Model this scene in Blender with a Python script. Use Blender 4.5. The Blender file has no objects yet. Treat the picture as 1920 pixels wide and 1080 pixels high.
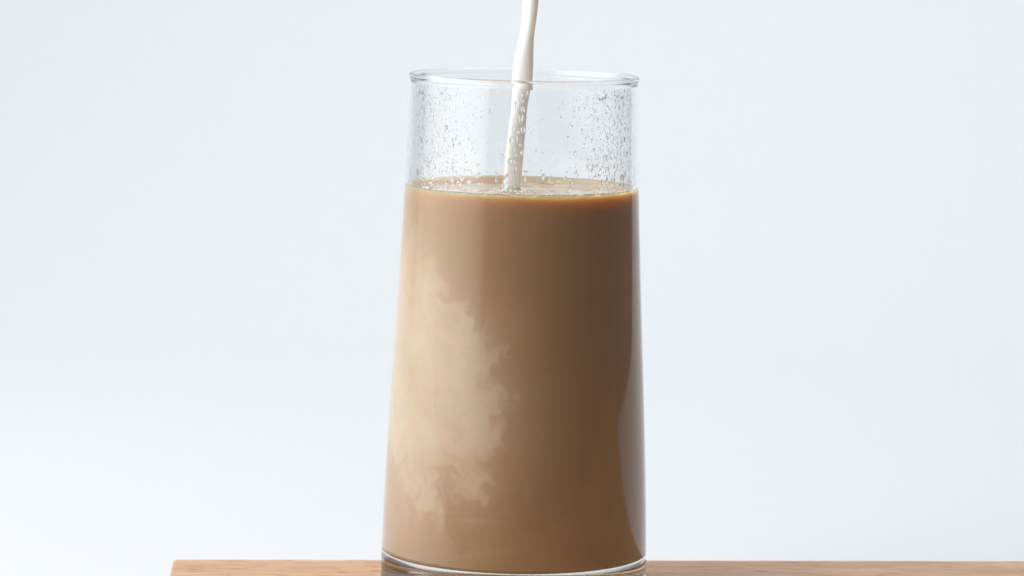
import bpy, bmesh, math, random
import numpy as np
from mathutils import Matrix, Vector

random.seed(7)
rng = np.random.default_rng(11)
scene = bpy.context.scene
COL = scene.collection
R = math.radians

# ------------------------------------------------------------------ camera
cam_data = bpy.data.cameras.new('camera')
cam = bpy.data.objects.new('camera', cam_data)
COL.objects.link(cam)
scene.camera = cam
PITCH, ROLL, YAW = R(6.4371), R(1.2458), R(-0.1178)
fwd = Vector((math.sin(YAW) * math.cos(PITCH), math.cos(YAW) * math.cos(PITCH), -math.sin(PITCH)))
right = fwd.cross(Vector((0, 0, 1))).normalized()
up = right.cross(fwd)
r2 = right * math.cos(ROLL) + up * math.sin(ROLL)
u2 = -right * math.sin(ROLL) + up * math.cos(ROLL)
mw = Matrix((r2, u2, -fwd)).transposed().to_4x4()
mw.translation = Vector((0.0, -1.04637, 0.20357))
cam.matrix_world = mw
cam_data.sensor_width = 36.0
cam_data.lens = 7000.0 / 1920.0 * 36.0
cam_data.clip_start = 0.01
cam_data.clip_end = 50.0
cam_data.dof.use_dof = True
cam_data.dof.focus_distance = 1.035
cam_data.dof.aperture_fstop = 18.0

# ------------------------------------------------------------------ light
world = bpy.data.worlds.new('World')
scene.world = world
world.use_nodes = True
bg = world.node_tree.nodes['Background']
bg.inputs['Color'].default_value = (0.86, 0.93, 1.0, 1)
bg.inputs['Strength'].default_value = 0.18


def area(name, loc, target, sx, sy, power, color, soft=1.3):
    l = bpy.data.lights.new(name, 'AREA')
    l.shape = 'RECTANGLE'
    l.size, l.size_y, l.energy, l.color = sx, sy, power, color
    o = bpy.data.objects.new(name, l)
    COL.objects.link(o)
    o.location = loc
    o.rotation_euler = (Vector(target) - Vector(loc)).to_track_quat('-Z', 'Y').to_euler()
    # diffusion cloth over the source: brightest in the middle, dying away to its edges
    l.use_nodes = True
    nt = l.node_tree
    em = nt.nodes['Emission']
    geo = nt.nodes.new('ShaderNodeNewGeometry')
    sep = nt.nodes.new('ShaderNodeSeparateXYZ')
    nt.links.new(geo.outputs['Parametric'], sep.inputs[0])
    fac = None
    for k in (0, 1):
        def math_(op, a, b):
            n = nt.nodes.new('ShaderNodeMath'); n.operation = op
            for i, v in enumerate((a, b)):
                if isinstance(v, (int, float)): n.inputs[i].default_value = v
                else: nt.links.new(v, n.inputs[i])
            return n.outputs[0]
        u = sep.outputs[k]
        v = math_('POWER', math_('MULTIPLY', math_('MULTIPLY', u, math_('SUBTRACT', 1.0, u)), 4.0), soft)
        fac = v if fac is None else math_('MULTIPLY', fac, v)
    nt.links.new(fac, em.inputs['Strength'])
    return o


# the tall window to the left of the table, and an unseen overhead light added to brighten the paper sweep
area('window_light', (-0.88, -0.47, 0.80), (0, -0.47, 0.62), 2.1, 1.8, 54, (1.0, 0.985, 0.965), 0.75)
area('added_overhead_fill', (0.38, 0.60, 1.60), (0.25, 1.2, 0.2), 1.9, 1.0, 41, (0.94, 0.97, 1.0))

vs = scene.view_settings
vs.view_transform = 'Standard'
vs.look = 'None'
vs.exposure = 0.0
vs.gamma = 1.0
cy = scene.cycles
cy.use_denoising = True
cy.max_bounces = 36
cy.transmission_bounces = 32
cy.transparent_max_bounces = 16
cy.diffuse_bounces = 6
cy.glossy_bounces = 10
cy.blur_glossy = 0.2
cy.sample_clamp_indirect = 12


# ------------------------------------------------------------------ helpers
def tag(o, label=None, cat=None, group=None, kind=None):
    if label: o['label'] = label
    if cat: o['category'] = cat
    if group: o['group'] = group
    if kind: o['kind'] = kind
    return o


def link(name, mesh, mat=None, parent=None, smooth=True):
    o = bpy.data.objects.new(name, mesh)
    COL.objects.link(o)
    if mat: 
        if not mesh.materials: mesh.materials.append(mat)
    if smooth:
        mesh.polygons.foreach_set('use_smooth', [True] * len(mesh.polygons))
    if parent: o.parent = parent
    return o


def mesh_quads(name, V, Q, T=None):
    """numpy verts (n,3), quads (m,4), optional triangles (k,3) -> mesh, fast"""
    me = bpy.data.meshes.new(name)
    V = np.asarray(V, np.float32)
    Q = np.asarray(Q, np.int32).reshape(-1, 4)
    T = np.zeros((0, 3), np.int32) if T is None else np.asarray(T, np.int32).reshape(-1, 3)
    me.vertices.add(len(V))
    me.vertices.foreach_set('co', V.ravel())
    nl = Q.size + T.size
    me.loops.add(nl)
    me.loops.foreach_set('vertex_index', np.concatenate([Q.ravel(), T.ravel()]))
    me.polygons.add(len(Q) + len(T))
    starts = np.concatenate([np.arange(len(Q)) * 4, Q.size + np.arange(len(T)) * 3]).astype(np.int32)
    me.polygons.foreach_set('loop_start', starts)
    me.update(calc_edges=True)
    me.validate()
    return me


def lathe(name, prof, n):
    """turn a profile of (r, z) round z. Rising at r>0 gives normals pointing outward.
    A point with r == 0 becomes a pole."""
    th = np.arange(n) / n * 2 * math.pi
    V, rings = [], []
    k = 0
    for r, z in prof:
        if r == 0:
            V.append([[0, 0, z]]); rings.append((k,)); k += 1
        else:
            V.append(np.stack([r * np.sin(th), -r * np.cos(th), np.full(n, z)], 1)); rings.append(k); k += n
    V = np.concatenate([np.asarray(v, float).reshape(-1, 3) for v in V])
    Q, T = [], []
    i = np.arange(n); j = (i + 1) % n
    for a, b in zip(rings[:-1], rings[1:]):
        if isinstance(a, tuple):
            T.append(np.stack([np.full(n, a[0]), b + j, b + i], 1))
        elif isinstance(b, tuple):
            T.append(np.stack([a + i, a + j, np.full(n, b[0])], 1))
        else:
            Q.append(np.stack([a + i, a + j, b + j, b + i], 1))
    return mesh_quads(name, V, np.concatenate(Q), np.concatenate(T) if T else None)


def new_mat(name):
    m = bpy.data.materials.new(name)
    m.use_nodes = True
    nt = m.node_tree
    return m, nt, nt.nodes['Principled BSDF']


def nd(nt, kind, **kw):
    n = nt.nodes.new(kind)
    for k, v in kw.items():
        if k in n.inputs: n.inputs[k].default_value = v
        else: setattr(n, k, v)
    return n


# ------------------------------------------------------------------ materials
def mat_paper():
    m, nt, b = new_mat('white_paper')
    b.inputs['Base Color'].default_value = (0.755, 0.772, 0.790, 1)
    b.inputs['Roughness'].default_value = 0.85
    b.inputs['Specular IOR Level'].default_value = 0.25
    return m


def mat_glass():
    m, nt, b = new_mat('clear_glass')
    b.inputs['Base Color'].default_value = (0.992, 0.997, 0.998, 1)
    b.inputs['Roughness'].default_value = 0.0
    b.inputs['IOR'].default_value = 1.48
    b.inputs['Transmission Weight'].default_value = 1.0
    return m


def mat_water():
    m, nt, b = new_mat('water')
    b.inputs['Base Color'].default_value = (1, 1, 1, 1)
    b.inputs['Roughness'].default_value = 0.0
    b.inputs['IOR'].default_value = 1.333
    b.inputs['Transmission Weight'].default_value = 1.0
    return m


def mat_coffee():
    m, nt, b = new_mat('milky_coffee')
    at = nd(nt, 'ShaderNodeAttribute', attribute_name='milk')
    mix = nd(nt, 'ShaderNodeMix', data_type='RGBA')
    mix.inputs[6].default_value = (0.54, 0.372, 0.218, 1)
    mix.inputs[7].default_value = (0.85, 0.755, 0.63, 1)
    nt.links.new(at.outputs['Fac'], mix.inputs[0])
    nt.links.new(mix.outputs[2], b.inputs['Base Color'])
    b.inputs['Roughness'].default_value = 0.06
    b.inputs['IOR'].default_value = 1.34
    op = nd(nt, 'ShaderNodeAttribute', attribute_name='open_surface')   # against the glass there is no mirror surface
    hf = nd(nt, 'ShaderNodeMath', operation='MULTIPLY'); hf.inputs[1].default_value = 0.5
    nt.links.new(op.outputs['Fac'], hf.inputs[0])
    nt.links.new(hf.outputs[0], b.inputs['Specular IOR Level'])
    b.subsurface_method = 'RANDOM_WALK'
    b.inputs['Subsurface Weight'].default_value = 1.0
    b.inputs['Subsurface Radius'].default_value = (1.0, 0.62, 0.36)
    b.inputs['Subsurface Scale'].default_value = 0.0075
    return m


def mat_milk():
    m, nt, b = new_mat('milk')
    b.inputs['Base Color'].default_value = (0.965, 0.945, 0.895, 1)
    b.inputs['Roughness'].default_value = 0.05
    b.inputs['IOR'].default_value = 1.35
    b.subsurface_method = 'RANDOM_WALK'
    b.inputs['Subsurface Weight'].default_value = 1.0
    b.inputs['Subsurface Radius'].default_value = (1.0, 0.8, 0.6)
    b.inputs['Subsurface Scale'].default_value = 0.0038
    return m


def mat_bubble():
    m, nt, b = new_mat('froth_bubble')
    b.inputs['Base Color'].default_value = (0.95, 0.90, 0.84, 1)
    b.inputs['Roughness'].default_value = 0.05
    b.inputs['IOR'].default_value = 1.2
    b.inputs['Subsurface Weight'].default_value = 1.0
    b.inputs['Subsurface Radius'].default_value = (1.0, 0.9, 0.8)
    b.inputs['Subsurface Scale'].default_value = 0.001
    return m


def mat_wood():
    m, nt, b = new_mat('beech_wood')
    tc = nd(nt, 'ShaderNodeTexCoord')
    def noise(scale, sc, detail=4, rough=0.55, dist=0.0):
        mp = nd(nt, 'ShaderNodeMapping')
        mp.inputs['Scale'].default_value = scale
        nt.links.new(tc.outputs['Object'], mp.inputs['Vector'])
        n = nd(nt, 'ShaderNodeTexNoise', Scale=sc, Detail=detail, Roughness=rough, Distortion=dist)
        nt.links.new(mp.outputs['Vector'], n.inputs['Vector'])
        return n.outputs['Fac']
    def ramp(src, stops):
        r = nd(nt, 'ShaderNodeValToRGB')
        e = r.color_ramp.elements
        e[0].position, e[0].color = stops[0][0], (*stops[0][1], 1)
        e[1].position, e[1].color = stops[-1][0], (*stops[-1][1], 1)
        for p, c in stops[1:-1]:
            x = e.new(p); x.color = (*c, 1)
        nt.links.new(src, r.inputs['Fac'])
        return r.outputs['Color']
    def mult(a, c, f=1.0):
        x = nd(nt, 'ShaderNodeMix', data_type='RGBA', blend_type='MULTIPLY')
        x.inputs[0].default_value = f
        nt.links.new(a, x.inputs[6]); nt.links.new(c, x.inputs[7])
        return x.outputs[2]
    base = ramp(noise((0.14, 1.0, 1.0), 90, 5, 0.6, 0.6), [(0.28, (0.57, 0.33, 0.185)), (0.52, (0.68, 0.425, 0.255)), (0.74, (0.77, 0.515, 0.325))])
    fibre = ramp(noise((0.05, 1.0, 1.0), 900, 3, 0.6), [(0.32, (0.72, 0.66, 0.60)), (0.62, (1, 1, 1))])
    fleck = ramp(noise((0.22, 1.0, 1.0), 520, 2, 0.5), [(0.30, (0.60, 0.44, 0.34)), (0.41, (1, 1, 1))])
    broad = ramp(noise((0.5, 1.0, 1.0), 14, 2, 0.5), [(0.30, (0.90, 0.88, 0.87)), (0.70, (1, 1, 1))])
    c = mult(mult(mult(base, fibre, 0.9), fleck, 0.9), broad)
    nt.links.new(c, b.inputs['Base Color'])
    b.inputs['Roughness'].default_value = 0.55
    bp = nd(nt, 'ShaderNodeBump', Strength=0.25, Distance=0.0004)
    nt.links.new(fibre, bp.inputs['Height'])
    nt.links.new(bp.outputs['Normal'], b.inputs['Normal'])
    return m


M_PAPER, M_GLASS, M_WATER, M_COFFEE, M_MILK, M_BUB, M_WOOD = (
    mat_paper(), mat_glass(), mat_water(), mat_coffee(), mat_milk(), mat_bubble(), mat_wood())

# ------------------------------------------------------------------ the paper sweep behind
def build_backdrop():
    z0, y1, rad, top = -0.0205, 0.62, 0.62, 2.4
    prof = [(-0.21, z0), (0.0, z0), (y1, z0)]
    for k in range(1, 25):
        a = k / 24 * math.pi / 2
        prof.append((y1 + rad * math.sin(a), z0 + rad * (1 - math.cos(a))))
    prof.append((y1 + rad, top))
    xs = np.linspace(-2.1, 0.85, 11)
    V = [(x, y, z) for (y, z) in prof for x in xs]
    n = len(xs)
    Q = [(i * n + j, i * n + j + 1, (i + 1) * n + j + 1, (i + 1) * n + j) for i in range(len(prof) - 1) for j in range(n - 1)]
    o = link('backdrop', mesh_quads('backdrop', V, Q), M_PAPER)
    tag(o, 'seamless white paper backdrop sweeping up behind the glass', 'backdrop', kind='structure')


build_backdrop()

# ------------------------------------------------------------------ the wooden board
def build_board():
    top, thick = -0.00006, 0.0200
    A = Vector((-0.0997, 0.0309))                       # back corner at the sawn end
    e = Vector((0.2496, 0.0274)).normalized()           # along the back edge
    s = Vector((0.0013, -0.0263)).normalized()          # along the sawn end, towards the front
    P = [A, A + e * 0.98, A + e * 0.98 + s * 0.28, A + s * 0.28]
    bm = bmesh.new()
    vt = [bm.verts.new((p.x, p.y, top)) for p in P]
    vb = [bm.verts.new((p.x, p.y, top - thick)) for p in P]
    bm.faces.new(vt[::-1]); bm.faces.new(vb)
    for i in range(4):
        j = (i + 1) % 4
        bm.faces.new((vt[i], vt[j], vb[j], vb[i]))
    bmesh.ops.recalc_face_normals(bm, faces=bm.faces)
    bmesh.ops.bevel(bm, geom=bm.edges[:], offset=0.0009, segments=3, profile=0.5, affect='EDGES')
    me = bpy.data.meshes.new('wooden_board'); bm.to_mesh(me); bm.free()
    o = link('wooden_board', me, M_WOOD, smooth=False)
    tag(o, 'light brown beech wood board under the glass of coffee', 'wooden board')


build_board()

# ------------------------------------------------------------------ the glass
ZZ = np.array([0.0030, 0.0092, 0.0307, 0.0552, 0.0765, 0.0977, 0.1146, 0.1246, 0.1400, 0.1460])
RR = np.array([0.03775, 0.03765, 0.03695, 0.03585, 0.03470, 0.03363, 0.03290, 0.03252, 0.03195, 0.03175])
_c = np.polyfit(ZZ, RR, 4)
r_out = lambda z: np.polyval(_c, z)
thick = lambda z: np.interp(z, [0.0, 0.02, 0.06, 0.11, 0.15], [0.0018, 0.0016, 0.0012, 0.00085, 0.00085])
r_in = lambda z: r_out(z) - thick(z)
FLOOR = 0.0105
NSEG = 256


def build_glass():
    root = bpy.data.objects.new('drinking_glass', None)
    root.empty_display_size = 0.03
    COL.objects.link(root)
    tag(root, 'tall clear tapered drinking glass holding milky coffee', 'glass')
    zlo_i, zhi = FLOOR + 0.0014, 0.1433
    # base: inside floor with its fillet, then heel and underside (profile runs so that normals leave the glass)
    f = 0.0014
    inner = [(0, FLOOR + 0.0004), (0.010, FLOOR + 0.0003), (0.022, FLOOR + 0.0001), (float(r_in(FLOOR)) - 0.005, FLOOR)]
    rc = float(r_in(zlo_i)) - f
    for k in range(0, 9):
        a = k / 8 * math.pi / 2
        inner.append((rc + f * math.sin(a), FLOOR + f * (1 - math.cos(a))))
    inner[-1] = (float(r_in(zlo_i)), zlo_i)
    zh = 0.0034
    ro = float(r_out(zh)); h = 0.0026
    outer = [(0, 0.0016), (0.012, 0.0015), (0.024, 0.0011), (0.0300, 0.0004), (0.0318, 0.0001), (0.0332, 0.0)]
    rc2 = ro - h
    for k in range(0, 11):
        a = k / 10 * math.pi / 2
        outer.append((rc2 + h * math.sin(a), zh * (1 - math.cos(a))))
    outer[-1] = (ro, zh)
    n1 = 10
    outer += [(float(r_out(z)), z) for z in np.linspace(zh, zlo_i, n1)[1:]]
    # the three pieces share one skin: base, wall, rim
    zs = np.linspace(zlo_i, zhi, 60)
    wall_in = [(float(r_in(z)), float(z)) for z in zs]
    wall_out = [(float(r_out(z)), float(z)) for z in zs]
    ri, rw = float(r_in(zhi)), float(r_out(zhi))
    rim = [(ri, zhi)]
    cr, cz, rad = (ri + rw) / 2 + 0.00016, 0.14515, 0.00072
    for k in range(0, 17):
        a = R(215) - R(250) * k / 16
        rim.append((cr + rad * math.cos(a), cz + rad * math.sin(a)))
    rim.append((rw, zhi))

    def joined(name, profs):
        """several profile runs in one mesh; inner runs are walked downward"""
        bm = bmesh.new()
        for p in profs:
            me = lathe('tmp', p, NSEG)
            bm.from_mesh(me)
            bpy.data.meshes.remove(me)
        me = bpy.data.meshes.new(name)
        bm.to_mesh(me); bm.free()
        return link(name, me, M_GLASS, root)
    joined('base', [outer, inner[::-1]])
    joined('wall', [wall_out, wall_in[::-1]])
    joined('rim', [rim[::-1]])
    return root


build_glass()

# ------------------------------------------------------------------ the coffee, milk clouding it on one side
LEVEL, CREST = 0.11275, 0.1147
SURFACE = {}


def smooth_noise(shape, cell, scale_mm):
    """periodic gaussian-filtered noise, unit variance; cell = size of a grid step in mm per axis"""
    n = rng.standard_normal(shape)
    fy = np.fft.fftfreq(shape[0], cell[0])[:, None]
    fx = np.fft.fftfreq(shape[1], cell[1])[None, :]
    g = np.exp(-(fx ** 2 + fy ** 2) * (math.pi * scale_mm) ** 2 / 2)
    s = np.fft.ifft2(np.fft.fft2(n) * g).real
    return s / s.std()


def bilinear(A, y, x):
    h, w = A.shape
    y = np.clip(y, 0, h - 1.001)
    y0 = np.floor(y).astype(int); x0 = np.floor(x).astype(int)
    fy, fx = y - y0, x - x0
    xa, xb = x0 % w, (x0 + 1) % w
    return (A[y0, xa] * (1 - fx) + A[y0, xb] * fx) * (1 - fy) + (A[y0 + 1, xa] * (1 - fx) + A[y0 + 1, xb] * fx) * fy


def milk_field(nt_, nz, zlo, zhi):
    """how much milk has reached each point of the glass wall: a sinking plume folded by eddies, plus painted side light"""
    deg = np.linspace(-180, 180, nt_, endpoint=False)
    z = np.linspace(zlo, zhi, nz)
    du, dz = 360 / nt_ * 0.61, (zhi - zlo) * 1000 / (nz - 1)
    U, Z = np.meshgrid(deg * 0.61, z * 1000)
    poly = np.array([(-67, 101), (-53, 97), (-40, 91), (-34, 85.5), (-21, 80), (-11, 76.5), (-10, 67), (-4, 60), (-3, 49),
                     (-8, 43.5), (-11, 38.5), (-18, 32), (-27, 34.5), (-35, 38), (-44, 37), (-49, 30.5), (-57, 30),
                     (-68, 37), (-84, 44), (-112, 50), (-125, 66), (-118, 86), (-92, 100)], float)
    poly[:, 0] *= 0.61
    d = np.full(U.shape, 1e9)
    inside = np.zeros(U.shape, bool)
    for a, b in zip(poly, np.roll(poly, -1, 0)):
        e = b - a
        t = np.clip(((U - a[0]) * e[0] + (Z - a[1]) * e[1]) / (e @ e), 0, 1)
        d = np.minimum(d, np.hypot(U - a[0] - t * e[0], Z - a[1] - t * e[1]))
        cr = ((a[1] > Z) != (b[1] > Z)) & (U < (b[0] - a[0]) * (Z - a[1]) / (b[1] - a[1] + 1e-12) + a[0])
        inside ^= cr
    sd = np.where(inside, d, -d)
    cell = (dz, du)
    lump = smooth_noise(U.shape, cell, 4.6); fine = smooth_noise(U.shape, cell, 1.7)
    dens = 1 / (1 + np.exp(-(sd - 2.9 + 2.1 * np.abs(lump) + 1.2 * np.abs(fine)) / 0.5))   # billowing lobes
    # thinner and softer towards the top of the plume, folds of less milky coffee inside it
    dens *= np.clip((106 - Z) / 18, 0.15, 1) ** 0.8
    fold = smooth_noise(U.shape, cell, 4.5)
    fold2 = smooth_noise(U.shape, (dz * 0.5, du * 1.4), 3.0)
    thread = np.exp(-(smooth_noise(U.shape, cell, 5.5) / 0.13) ** 2) + np.exp(-(smooth_noise(U.shape, (dz * 0.6, du * 1.3), 3.6) / 0.11) ** 2)
    dens *= 0.82 + 0.20 * np.tanh(1.8 * fold) + 0.08 * fold2 - 0.17 * thread
    # single drops of milk that sank ahead of the plume
    for bu, bz, br in ((-35.6, 36.1, 1.1), (-40.9, 33.2, 0.95), (-52, 29.4, 0.9), (-39.1, 24.4, 0.8), (-45, 36, 1.2), (-25.7, 30, 1.2)):
        q = ((U - bu * 0.61) / br) ** 2 + ((Z - bz) / (br * 1.35)) ** 2
        dens = np.maximum(dens, 0.62 * np.exp(-q ** 1.5))
    psi = 4 * smooth_noise(U.shape, cell, 11) + 5.0 * smooth_noise(U.shape, cell, 5.0) + 2.3 * smooth_noise(U.shape, cell, 2.2)
    vz = np.gradient(psi, du, axis=1); vu = -np.gradient(psi, dz, axis=0)
    amt = np.clip((sd + 9) / 9, 0.12, 1)
    gy, gx = np.meshgrid(np.arange(nz, dtype=float), np.arange(nt_, dtype=float), indexing='ij')
    steps = 34
    for _ in range(steps):
        k = bilinear(amt, gy, gx) * 1.25 / steps
        a_, b_ = bilinear(vz, gy, gx), bilinear(vu, gy, gx)
        gy = gy - k * a_ / dz; gx = gx - k * b_ / du
    out = bilinear(dens, gy, gx)
    fy = np.fft.fftfreq(nz, dz)[:, None]; fx = np.fft.fftfreq(nt_, du)[None, :]
    g = np.exp(-(fx ** 2 + fy ** 2) * (math.pi * 3.0) ** 2 / 2)
    wide = np.fft.ifft2(np.fft.fft2(out) * g).real
    near = np.fft.ifft2(np.fft.fft2(out) * g ** 0.02).real      # diffusion has already blurred the finest threads
    out = 0.28 * np.clip(wide, 0, 1) + 0.72 * near
    # faint haze of milk round the plume, its spread painting in side light, and streaks settling over the floor
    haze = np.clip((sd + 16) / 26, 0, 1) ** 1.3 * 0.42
    streak = 0.10 * np.clip(smooth_noise(U.shape, (dz * 3.2, du * 0.55), 4.0) - 0.4, 0, 2) * np.exp(-((U + 12) / 13) ** 2) * np.exp(-((Z - 22) / 7) ** 2)
    tail = 0.17 * np.clip(smooth_noise(U.shape, (dz * 0.35, du * 1.3), 2.6) + 0.2, 0, 2) * np.exp(-((U + 24) / 11) ** 2) * np.exp(-((Z - 29) / 9) ** 2)
    tail = bilinear(tail, gy, gx)          # last threads sinking towards the floor, stirred like the rest
    streak = streak + tail * (1 - out)
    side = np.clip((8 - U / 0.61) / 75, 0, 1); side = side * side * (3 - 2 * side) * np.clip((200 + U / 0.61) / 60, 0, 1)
    lit_side = 0.36 * side                      # side light painted in as a milkier tone, some of it real mixing
    base = haze + lit_side * (1 - haze)
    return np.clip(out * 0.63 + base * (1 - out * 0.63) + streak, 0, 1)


def build_coffee():
    n, gap = 720, -0.0001      # the liquid wets the glass: no air between them
    z0, z1 = FLOOR + gap + 0.0013, CREST
    nz = 470
    zs = np.linspace(z0, z1, nz)
    th = (np.arange(n) / n * 2 - 1) * math.pi
    side_r = r_in(zs) - gap
    V = [np.stack([np.outer(side_r, np.sin(th)).ravel(), -np.outer(side_r, np.cos(th)).ravel(), np.repeat(zs, n)], 1)]
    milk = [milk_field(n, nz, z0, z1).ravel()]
    Q, T = [], []
    i = np.arange(n); j = (i + 1) % n
    for k in range(nz - 1):
        a, b = k * n, (k + 1) * n
        Q.append(np.stack([a + i, a + j, b + j, b + i], 1))
    count = nz * n
    # the surface: meniscus up the wall, rings round the pour, slow swell
    rw = float(r_in(z1)) - gap
    wet = [np.zeros(nz * n)]
    fr = np.concatenate([np.linspace(1, 0.86, 26)[1:], np.linspace(0.86, 0.02, 74)[1:]])
    X = np.outer(fr * rw, np.sin(th)); Y = -np.outer(fr * rw, np.cos(th))
    dist = rw - np.hypot(X, Y)
    men = (CREST - LEVEL) * np.exp(-dist / 0.00125)
    px, py = -0.0027, -0.002
    rp = np.hypot(X - px, Y - py)
    rip = 0.00058 * np.sin(rp / 0.0045 * 2 * math.pi) * np.exp(-rp / 0.011) * np.clip(rp / 0.003, 0, 1)
    swell = np.zeros_like(X)
    for _ in range(14):
        a = rng.uniform(0, 2 * math.pi); wl = rng.uniform(0.006, 0.02)
        swell += np.sin((X * math.cos(a) + Y * math.sin(a)) / wl * 2 * math.pi + rng.uniform(0, 6.28)) * wl
    swell *= 0.00025 / swell.std()
    hump = 0.0009 * np.exp(-(rp / 0.0032) ** 2)
    fade = np.clip(dist / 0.004, 0, 1)
    Zs = LEVEL + men + (rip + swell + hump) * fade
    V.append(np.stack([X.ravel(), Y.ravel(), Zs.ravel()], 1))
    SURFACE.update(x=X, y=Y, z=Zs)
    wet.append(np.ones(X.size))
    milk.append((0.25 + 0.5 * np.exp(-(rp / 0.006) ** 2)).ravel())
    prev = (nz - 1) * n
    for k in range(len(fr)):
        b = count + k * n
        Q.append(np.stack([prev + i, prev + j, b + j, b + i], 1))
        prev = b
    count += len(fr) * n
    V.append(np.array([[0, 0, float(Zs[-1].mean())]])); milk.append(np.array([0.5]))
    T.append(np.stack([prev + i, prev + j, np.full(n, count)], 1)); count += 1
    # the bottom, resting in the fillet of the glass floor
    prev = 0
    f = 0.0013
    rb = float(side_r[0])
    bot = [(rb - f + f * math.cos(a), z0 - f * math.sin(a)) for a in np.linspace(0, math.pi / 2, 7)[1:]] + [(0.022, FLOOR + 0.0000), (0.010, FLOOR + 0.0002)]
    for r, z in bot:
        V.append(np.stack([r * np.sin(th), -r * np.cos(th), np.full(n, z)], 1)); milk.append(np.zeros(n))
        Q.append(np.stack([count + i, count + j, prev + j, prev + i], 1))
        prev = count; count += n
    V.append(np.array([[0, 0, FLOOR + 0.0003]])); milk.append(np.array([0.0]))
    T.append(np.stack([prev + j, prev + i, np.full(n, count)], 1))
    me = mesh_quads('milky_coffee', np.concatenate(V), np.concatenate(Q), np.concatenate(T))
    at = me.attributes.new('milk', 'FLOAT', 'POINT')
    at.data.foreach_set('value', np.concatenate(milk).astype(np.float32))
    wet = np.concatenate(wet)
    sh = np.zeros(len(me.vertices), np.float32); sh[:len(wet)] = wet
    me.attributes.new('open_surface', 'FLOAT', 'POINT').data.foreach_set('value', sh)
    o = link('milky_coffee', me, M_COFFEE)
    tag(o, 'brown coffee with pale clouds of milk swirling on one side, filling the glass', 'coffee')


build_coffee()

# ------------------------------------------------------------------ the poured milk
def build_stream():
    # z, x of the centre, width, depth (metres) of the falling ribbon
    key = np.array([
        (0.2150, 0.00560, 0.0050, 0.0048), (0.1900, 0.00330, 0.0047, 0.0046), (0.1667, 0.00146, 0.0045, 0.0044),
        (0.1628, 0.00118, 0.0043, 0.0044), (0.1589, 0.00085, 0.0040, 0.0046), (0.1550, 0.00034, 0.0043, 0.0040),
        (0.1511, -0.00008, 0.0050, 0.0034), (0.1472, -0.00033, 0.0054, 0.0030), (0.1447, -0.00045, 0.0053, 0.0030),
        (0.1412, -0.00080, 0.0047, 0.0034), (0.1367, -0.00124, 0.0041, 0.0038), (0.1322, -0.00170, 0.0044, 0.0034),
        (0.1247, -0.00223, 0.0045, 0.0032), (0.1190, -0.00258, 0.0047, 0.0034), (0.1152, -0.00276, 0.0046, 0.0038),
        (0.1137, -0.00280, 0.0048, 0.0042), (0.1122, -0.00280, 0.0053, 0.0048), (0.1100, -0.00280, 0.0056, 0.0050)])
    key = key[::-1]
    n, m = 180, 40
    t = np.linspace(0.0, 1.0, n)
    z = 0.1100 + (0.2150 - 0.1100) * t
    def sm(col):
        v = np.interp(z, key[:, 0], key[:, col])
        k = np.array([1, 4, 6, 4, 1.0]); k /= k.sum()
        p = np.pad(v, 2, mode='edge')
        return np.convolve(p, k, 'valid')
    cx, w, dp = sm(1), sm(2), sm(3)
    y = -0.002 + 0.0006 * np.sin((z - 0.11) / 0.03)
    a = np.arange(m) / m * 2 * math.pi
    V = []
    for k in range(n):
        # a rounded ribbon with one thicker side, the thick side slowly winding round
        ph = (z[k] - 0.13) / 0.018
        lob = 1 + 0.09 * np.cos(2 * a + ph) + 0.05 * np.cos(3 * a - 1.7 * ph)
        bx = w[k] / 2 * np.cos(a) * lob
        by = dp[k] / 2 * np.sin(a) * lob
        V.append(np.stack([cx[k] + bx, y[k] + by, np.full(m, z[k])], 1))
    V = np.concatenate(V + [np.array([[cx[0], y[0], z[0]], [cx[-1], y[-1], z[-1] + 0.001]])])
    i = np.arange(m); j = (i + 1) % m
    Q = np.concatenate([np.stack([k * m + i, k * m + j, (k + 1) * m + j, (k + 1) * m + i], 1) for k in range(n - 1)])
    T = np.concatenate([np.stack([j, i, np.full(m, n * m)], 1), np.stack([(n - 1) * m + i, (n - 1) * m + j, np.full(m, n * m + 1)], 1)])
    o = link('milk_stream', mesh_quads('milk_stream', V, Q, T), M_MILK)
    tag(o, 'creamy white stream of milk pouring down into the coffee', 'milk')


build_stream()

# ------------------------------------------------------------------ condensation and drops on the inside of the glass
def drop_shape(seed, n=14, rings=4, lump=0.18, flat=0.45):
    """a sitting drop of unit radius: round-shouldered dome on a flat underside, wobbly outline; z is its height"""
    q = np.random.default_rng(seed)
    a = np.arange(n) / n * 2 * math.pi
    edge = 1 + lump * sum(q.uniform(-1, 1) * np.cos(k * a + q.uniform(0, 6.28)) / k ** 0.6 for k in (1, 2, 3, 4))
    V, Q = [], []
    for k in range(rings):
        t = k / rings * math.pi / 2
        rr = math.cos(t) ** 0.8
        V.append(np.stack([edge * rr * np.cos(a), edge * rr * np.sin(a), np.full(n, flat * math.sin(t))], 1))
    V.append(np.array([[0, 0, flat], [0, 0, 0.0]]))
    i = np.arange(n); j = (i + 1) % n
    for k in range(rings - 1):
        Q.append(np.stack([k * n + i, k * n + j, (k + 1) * n + j, (k + 1) * n + i], 1))
    top, bot = rings * n, rings * n + 1
    b = (rings - 1) * n
    T = [np.stack([b + i, b + j, np.full(n, top)], 1), np.stack([j, i, np.full(n, bot)], 1)]
    return np.concatenate(V), np.concatenate(Q), np.concatenate(T)


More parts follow.
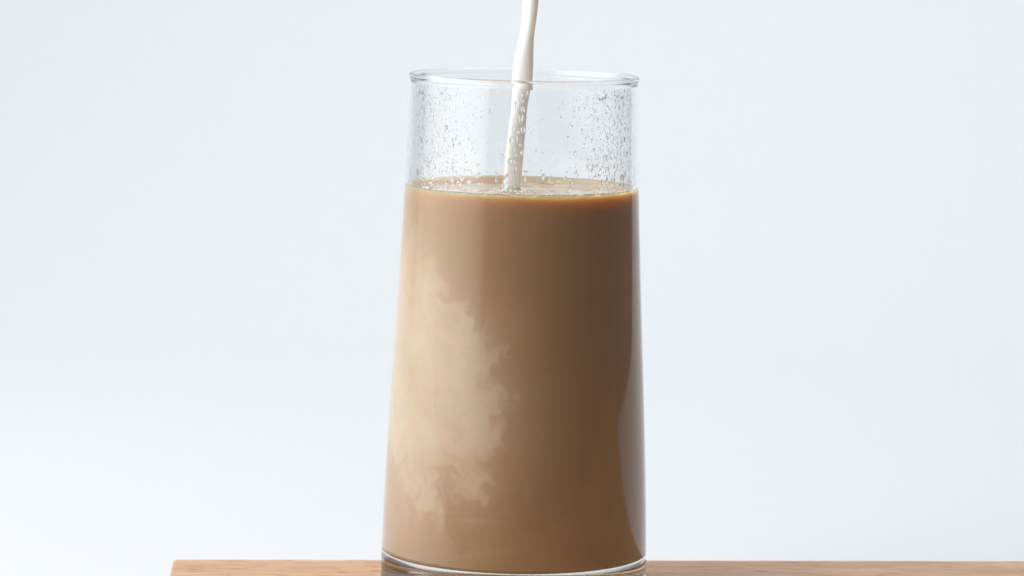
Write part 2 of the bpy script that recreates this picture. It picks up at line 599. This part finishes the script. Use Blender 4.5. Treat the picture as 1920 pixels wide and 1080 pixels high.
def wall_frame(deg, z, gap):
    """matrix of a drop sitting on the inner wall: local x along the wall, y up, z into the glass"""
    t = R(deg)
    r = float(r_in(z)) - gap
    out = Vector((math.sin(t), -math.cos(t), 0))
    slope = (float(r_in(z + 0.001)) - float(r_in(z - 0.001))) / 0.002
    upv = (Vector((0, 0, 1)) + out * slope).normalized()
    inn = -(out - upv * out.dot(upv)).normalized()
    xa = upv.cross(inn)
    m = Matrix((xa, upv, inn)).transposed().to_4x4()
    m.translation = out * r + Vector((0, 0, z))
    return m


def build_condensation():
    shapes = [drop_shape(100 + k, 9, 3, 0.22, 0.072) for k in range(10)]
    Vs, Qs, Ts = [], [], []
    base = 0
    count = 0
    while count < 3400:
        deg = rng.uniform(-180, 180)
        z = rng.uniform(CREST + 0.0008, 0.1415)
        fold = abs(deg) if abs(deg) <= 90 else 180 - abs(deg)       # 0 facing or opposite the pour, 90 at the flanks
        dense = np.interp(fold, [0, 20, 38, 58, 72, 90], [0.03, 0.07, 0.45, 0.9, 0.45, 0.12])
        if abs(deg) > 90: dense *= 0.5
        dense *= np.interp(z, [CREST, CREST + 0.006, 0.135, 0.1415], [1.0, 0.75, 0.65, 1.0])
        if rng.uniform() > dense: continue
        s = float(np.clip(rng.lognormal(math.log(0.00014), 0.58), 0.00009, 0.00050))
        if z - s * 1.6 < CREST + 0.0003: continue
        V, Q, T = shapes[rng.integers(len(shapes))]
        m = np.array(wall_frame(deg, z, 0.00003 + s * s / 0.06))
        k = rng.uniform(0, 6.28); c, sn = math.cos(k), math.sin(k)
        L = V.copy()
        L[:, 0], L[:, 1] = V[:, 0] * c - V[:, 1] * sn, V[:, 0] * sn + V[:, 1] * c
        L[:, 1] *= rng.uniform(0.9, 1.9)
        L = L * s
        Vs.append(L @ m[:3, :3].T + m[:3, 3])
        Qs.append(Q + base); Ts.append(T + base)
        base += len(V); count += 1
    me = mesh_quads('condensation', np.concatenate(Vs), np.concatenate(Qs), np.concatenate(Ts))
    o = link('condensation', me, M_WATER)
    tag(o, 'fine beads of condensation misting the empty upper part of the glass', 'condensation', kind='stuff')


build_condensation()


def build_drops():
    meshes = []
    for k in range(8):
        me = mesh_quads('water_drop', *drop_shape(300 + k, 20, 6, 0.26, 0.21))
        me.materials.append(M_WATER)
        me.polygons.foreach_set('use_smooth', [True] * len(me.polygons))
        meshes.append(me)
    placed = []
    def drop(deg, z, w, h, label, group, swell=1.0):
        if z - h < CREST + 0.0002: z = CREST + 0.0002 + h
        for (d2, z2, w2, h2) in placed:
            if abs(deg - d2) * 0.00055 < (w + w2) * 1.05 and abs(z - z2) < (h + h2) * 1.05: return
        placed.append((deg, z, w, h))
        o = bpy.data.objects.new('water_drop', random.choice(meshes))
        COL.objects.link(o)
        m = wall_frame(deg, z, 0.00004 + w * w / 0.055)
        o.matrix_world = m @ Matrix.Diagonal((w, h, min(w, h) * swell, 1))
        tag(o, label, 'water drop', group)
    g1, l1 = 'large drops above the coffee line', 'larger clear water drop on the glass just above the coffee'
    for deg, z, w, h in (
            (-36.6, 122.2, .35, .45), (-28.7, 122.7, .65, .40), (-22.4, 122.3, .75, .50), (-27.5, 120.6, 1.2, .50), (-22.0, 119.6, .70, .80),
            (-35.7, 119.7, .50, .60), (-36.8, 117.9, .45, .70), (-30.9, 118.3, .70, .60), (-26.8, 117.7, .8, .55), (-21.5, 117.3, .45, .5),
            (-12.5, 120.2, .35, .35), (-12.7, 118.6, .30, .80), (1.6, 120.9, .70, .38), (1.5, 119.2, .35, .95), (9.3, 121.4, .28, .35),
            (10.4, 119.7, .40, .95), (13.5, 118.6, .30, .6), (22.0, 121.0, .55, .35), (27.3, 120.7, .50, .45), (21.4, 119.3, .40, .45),
            (18.2, 118.6, .50, .35), (25.0, 117.8, .45, .5), (36.7, 121.5, .35, .30), (38.5, 119.4, .5, .6), (43.0, 118.0, .45, .8),
            (46.6, 118.4, .4, .9), (52.9, 120.1, .45, .6), (57.8, 118.5, .4, .8), (50, 117.5, .4, .7), (62, 119.5, .4, .8), (66, 117.5, .4, .7),
            (55, 122.0, .35, .5), (-50, 118, .35, .6), (-45, 119.5, .3, .4), (-58, 117.4, .4, .5), (60, 121.4, .3, .5), (48, 122.0, .3, .4)):
        drop(deg, z / 1000, w / 1000, h / 1000, l1, g1)
    g2, l2 = 'drops on the glass in front of the pour', 'small splashed drop on the glass in front of the milk stream'
    for _ in range(150):
        z = rng.uniform(0.1162, 0.1432)
        c = np.interp(z, [0.1168, 0.124, 0.134, 0.1445], [-6.2, -5.2, -3.0, -1.0])
        deg = c + (rng.normal(0.6, 1.7) if z < 0.1385 else rng.normal(1.4, 2.4))
        s = rng.uniform(0.28, 0.75) / 1000
        drop(float(deg), float(z), s, s * rng.uniform(0.9, 2.0), l2, g2, rng.uniform(0.22, 0.45))


build_drops()

# ------------------------------------------------------------------ froth along the front of the surface
def build_bubbles():
    me = bpy.data.meshes.new('bubble')
    bm = bmesh.new()
    bmesh.ops.create_uvsphere(bm, u_segments=12, v_segments=8, radius=1.0)
    bm.to_mesh(me); bm.free()
    me.materials.append(M_BUB)
    me.polygons.foreach_set('use_smooth', [True] * len(me.polygons))
    deg = -58.0
    while deg < 84:
        s = float(rng.uniform(0.00014, 0.00036))
        r = float(r_in(CREST)) - s - 0.00008
        t = R(deg)
        o = bpy.data.objects.new('bubble', me)
        COL.objects.link(o)
        o.location = (r * math.sin(t), -r * math.cos(t), CREST - 0.00002 + s * 0.35)
        o.scale = (s, s, s)
        tag(o, 'tiny pale bubble at the rim of the coffee surface', 'bubble', 'bubbles along the coffee line')
        step = s / 0.031 * 57.3 * 2.05
        deg += step * (1.0 if rng.uniform() < 0.75 else rng.uniform(1.5, 5))
    spots = []
    for _ in range(60):
        a, d = rng.uniform(0, 2 * math.pi), 0.0031 + abs(rng.normal(0, 0.0022))
        s = float(rng.uniform(0.00016, 0.00042))
        x, y = -0.0028 + d * math.cos(a), -0.002 + d * math.sin(a)
        if any(math.hypot(x - p, y - q) < s + r for p, q, r in spots): continue
        spots.append((x, y, s))
        z = float(SURFACE['z'].ravel()[np.argmin((SURFACE['x'] - x) ** 2 + (SURFACE['y'] - y) ** 2)])
        o = bpy.data.objects.new('bubble', me)
        COL.objects.link(o)
        o.location = (x, y, z + s * 0.35)
        o.scale = (s, s, s)
        tag(o, 'tiny pale bubble floating at the foot of the milk stream', 'bubble', 'bubbles round the foot of the stream')


build_bubbles()
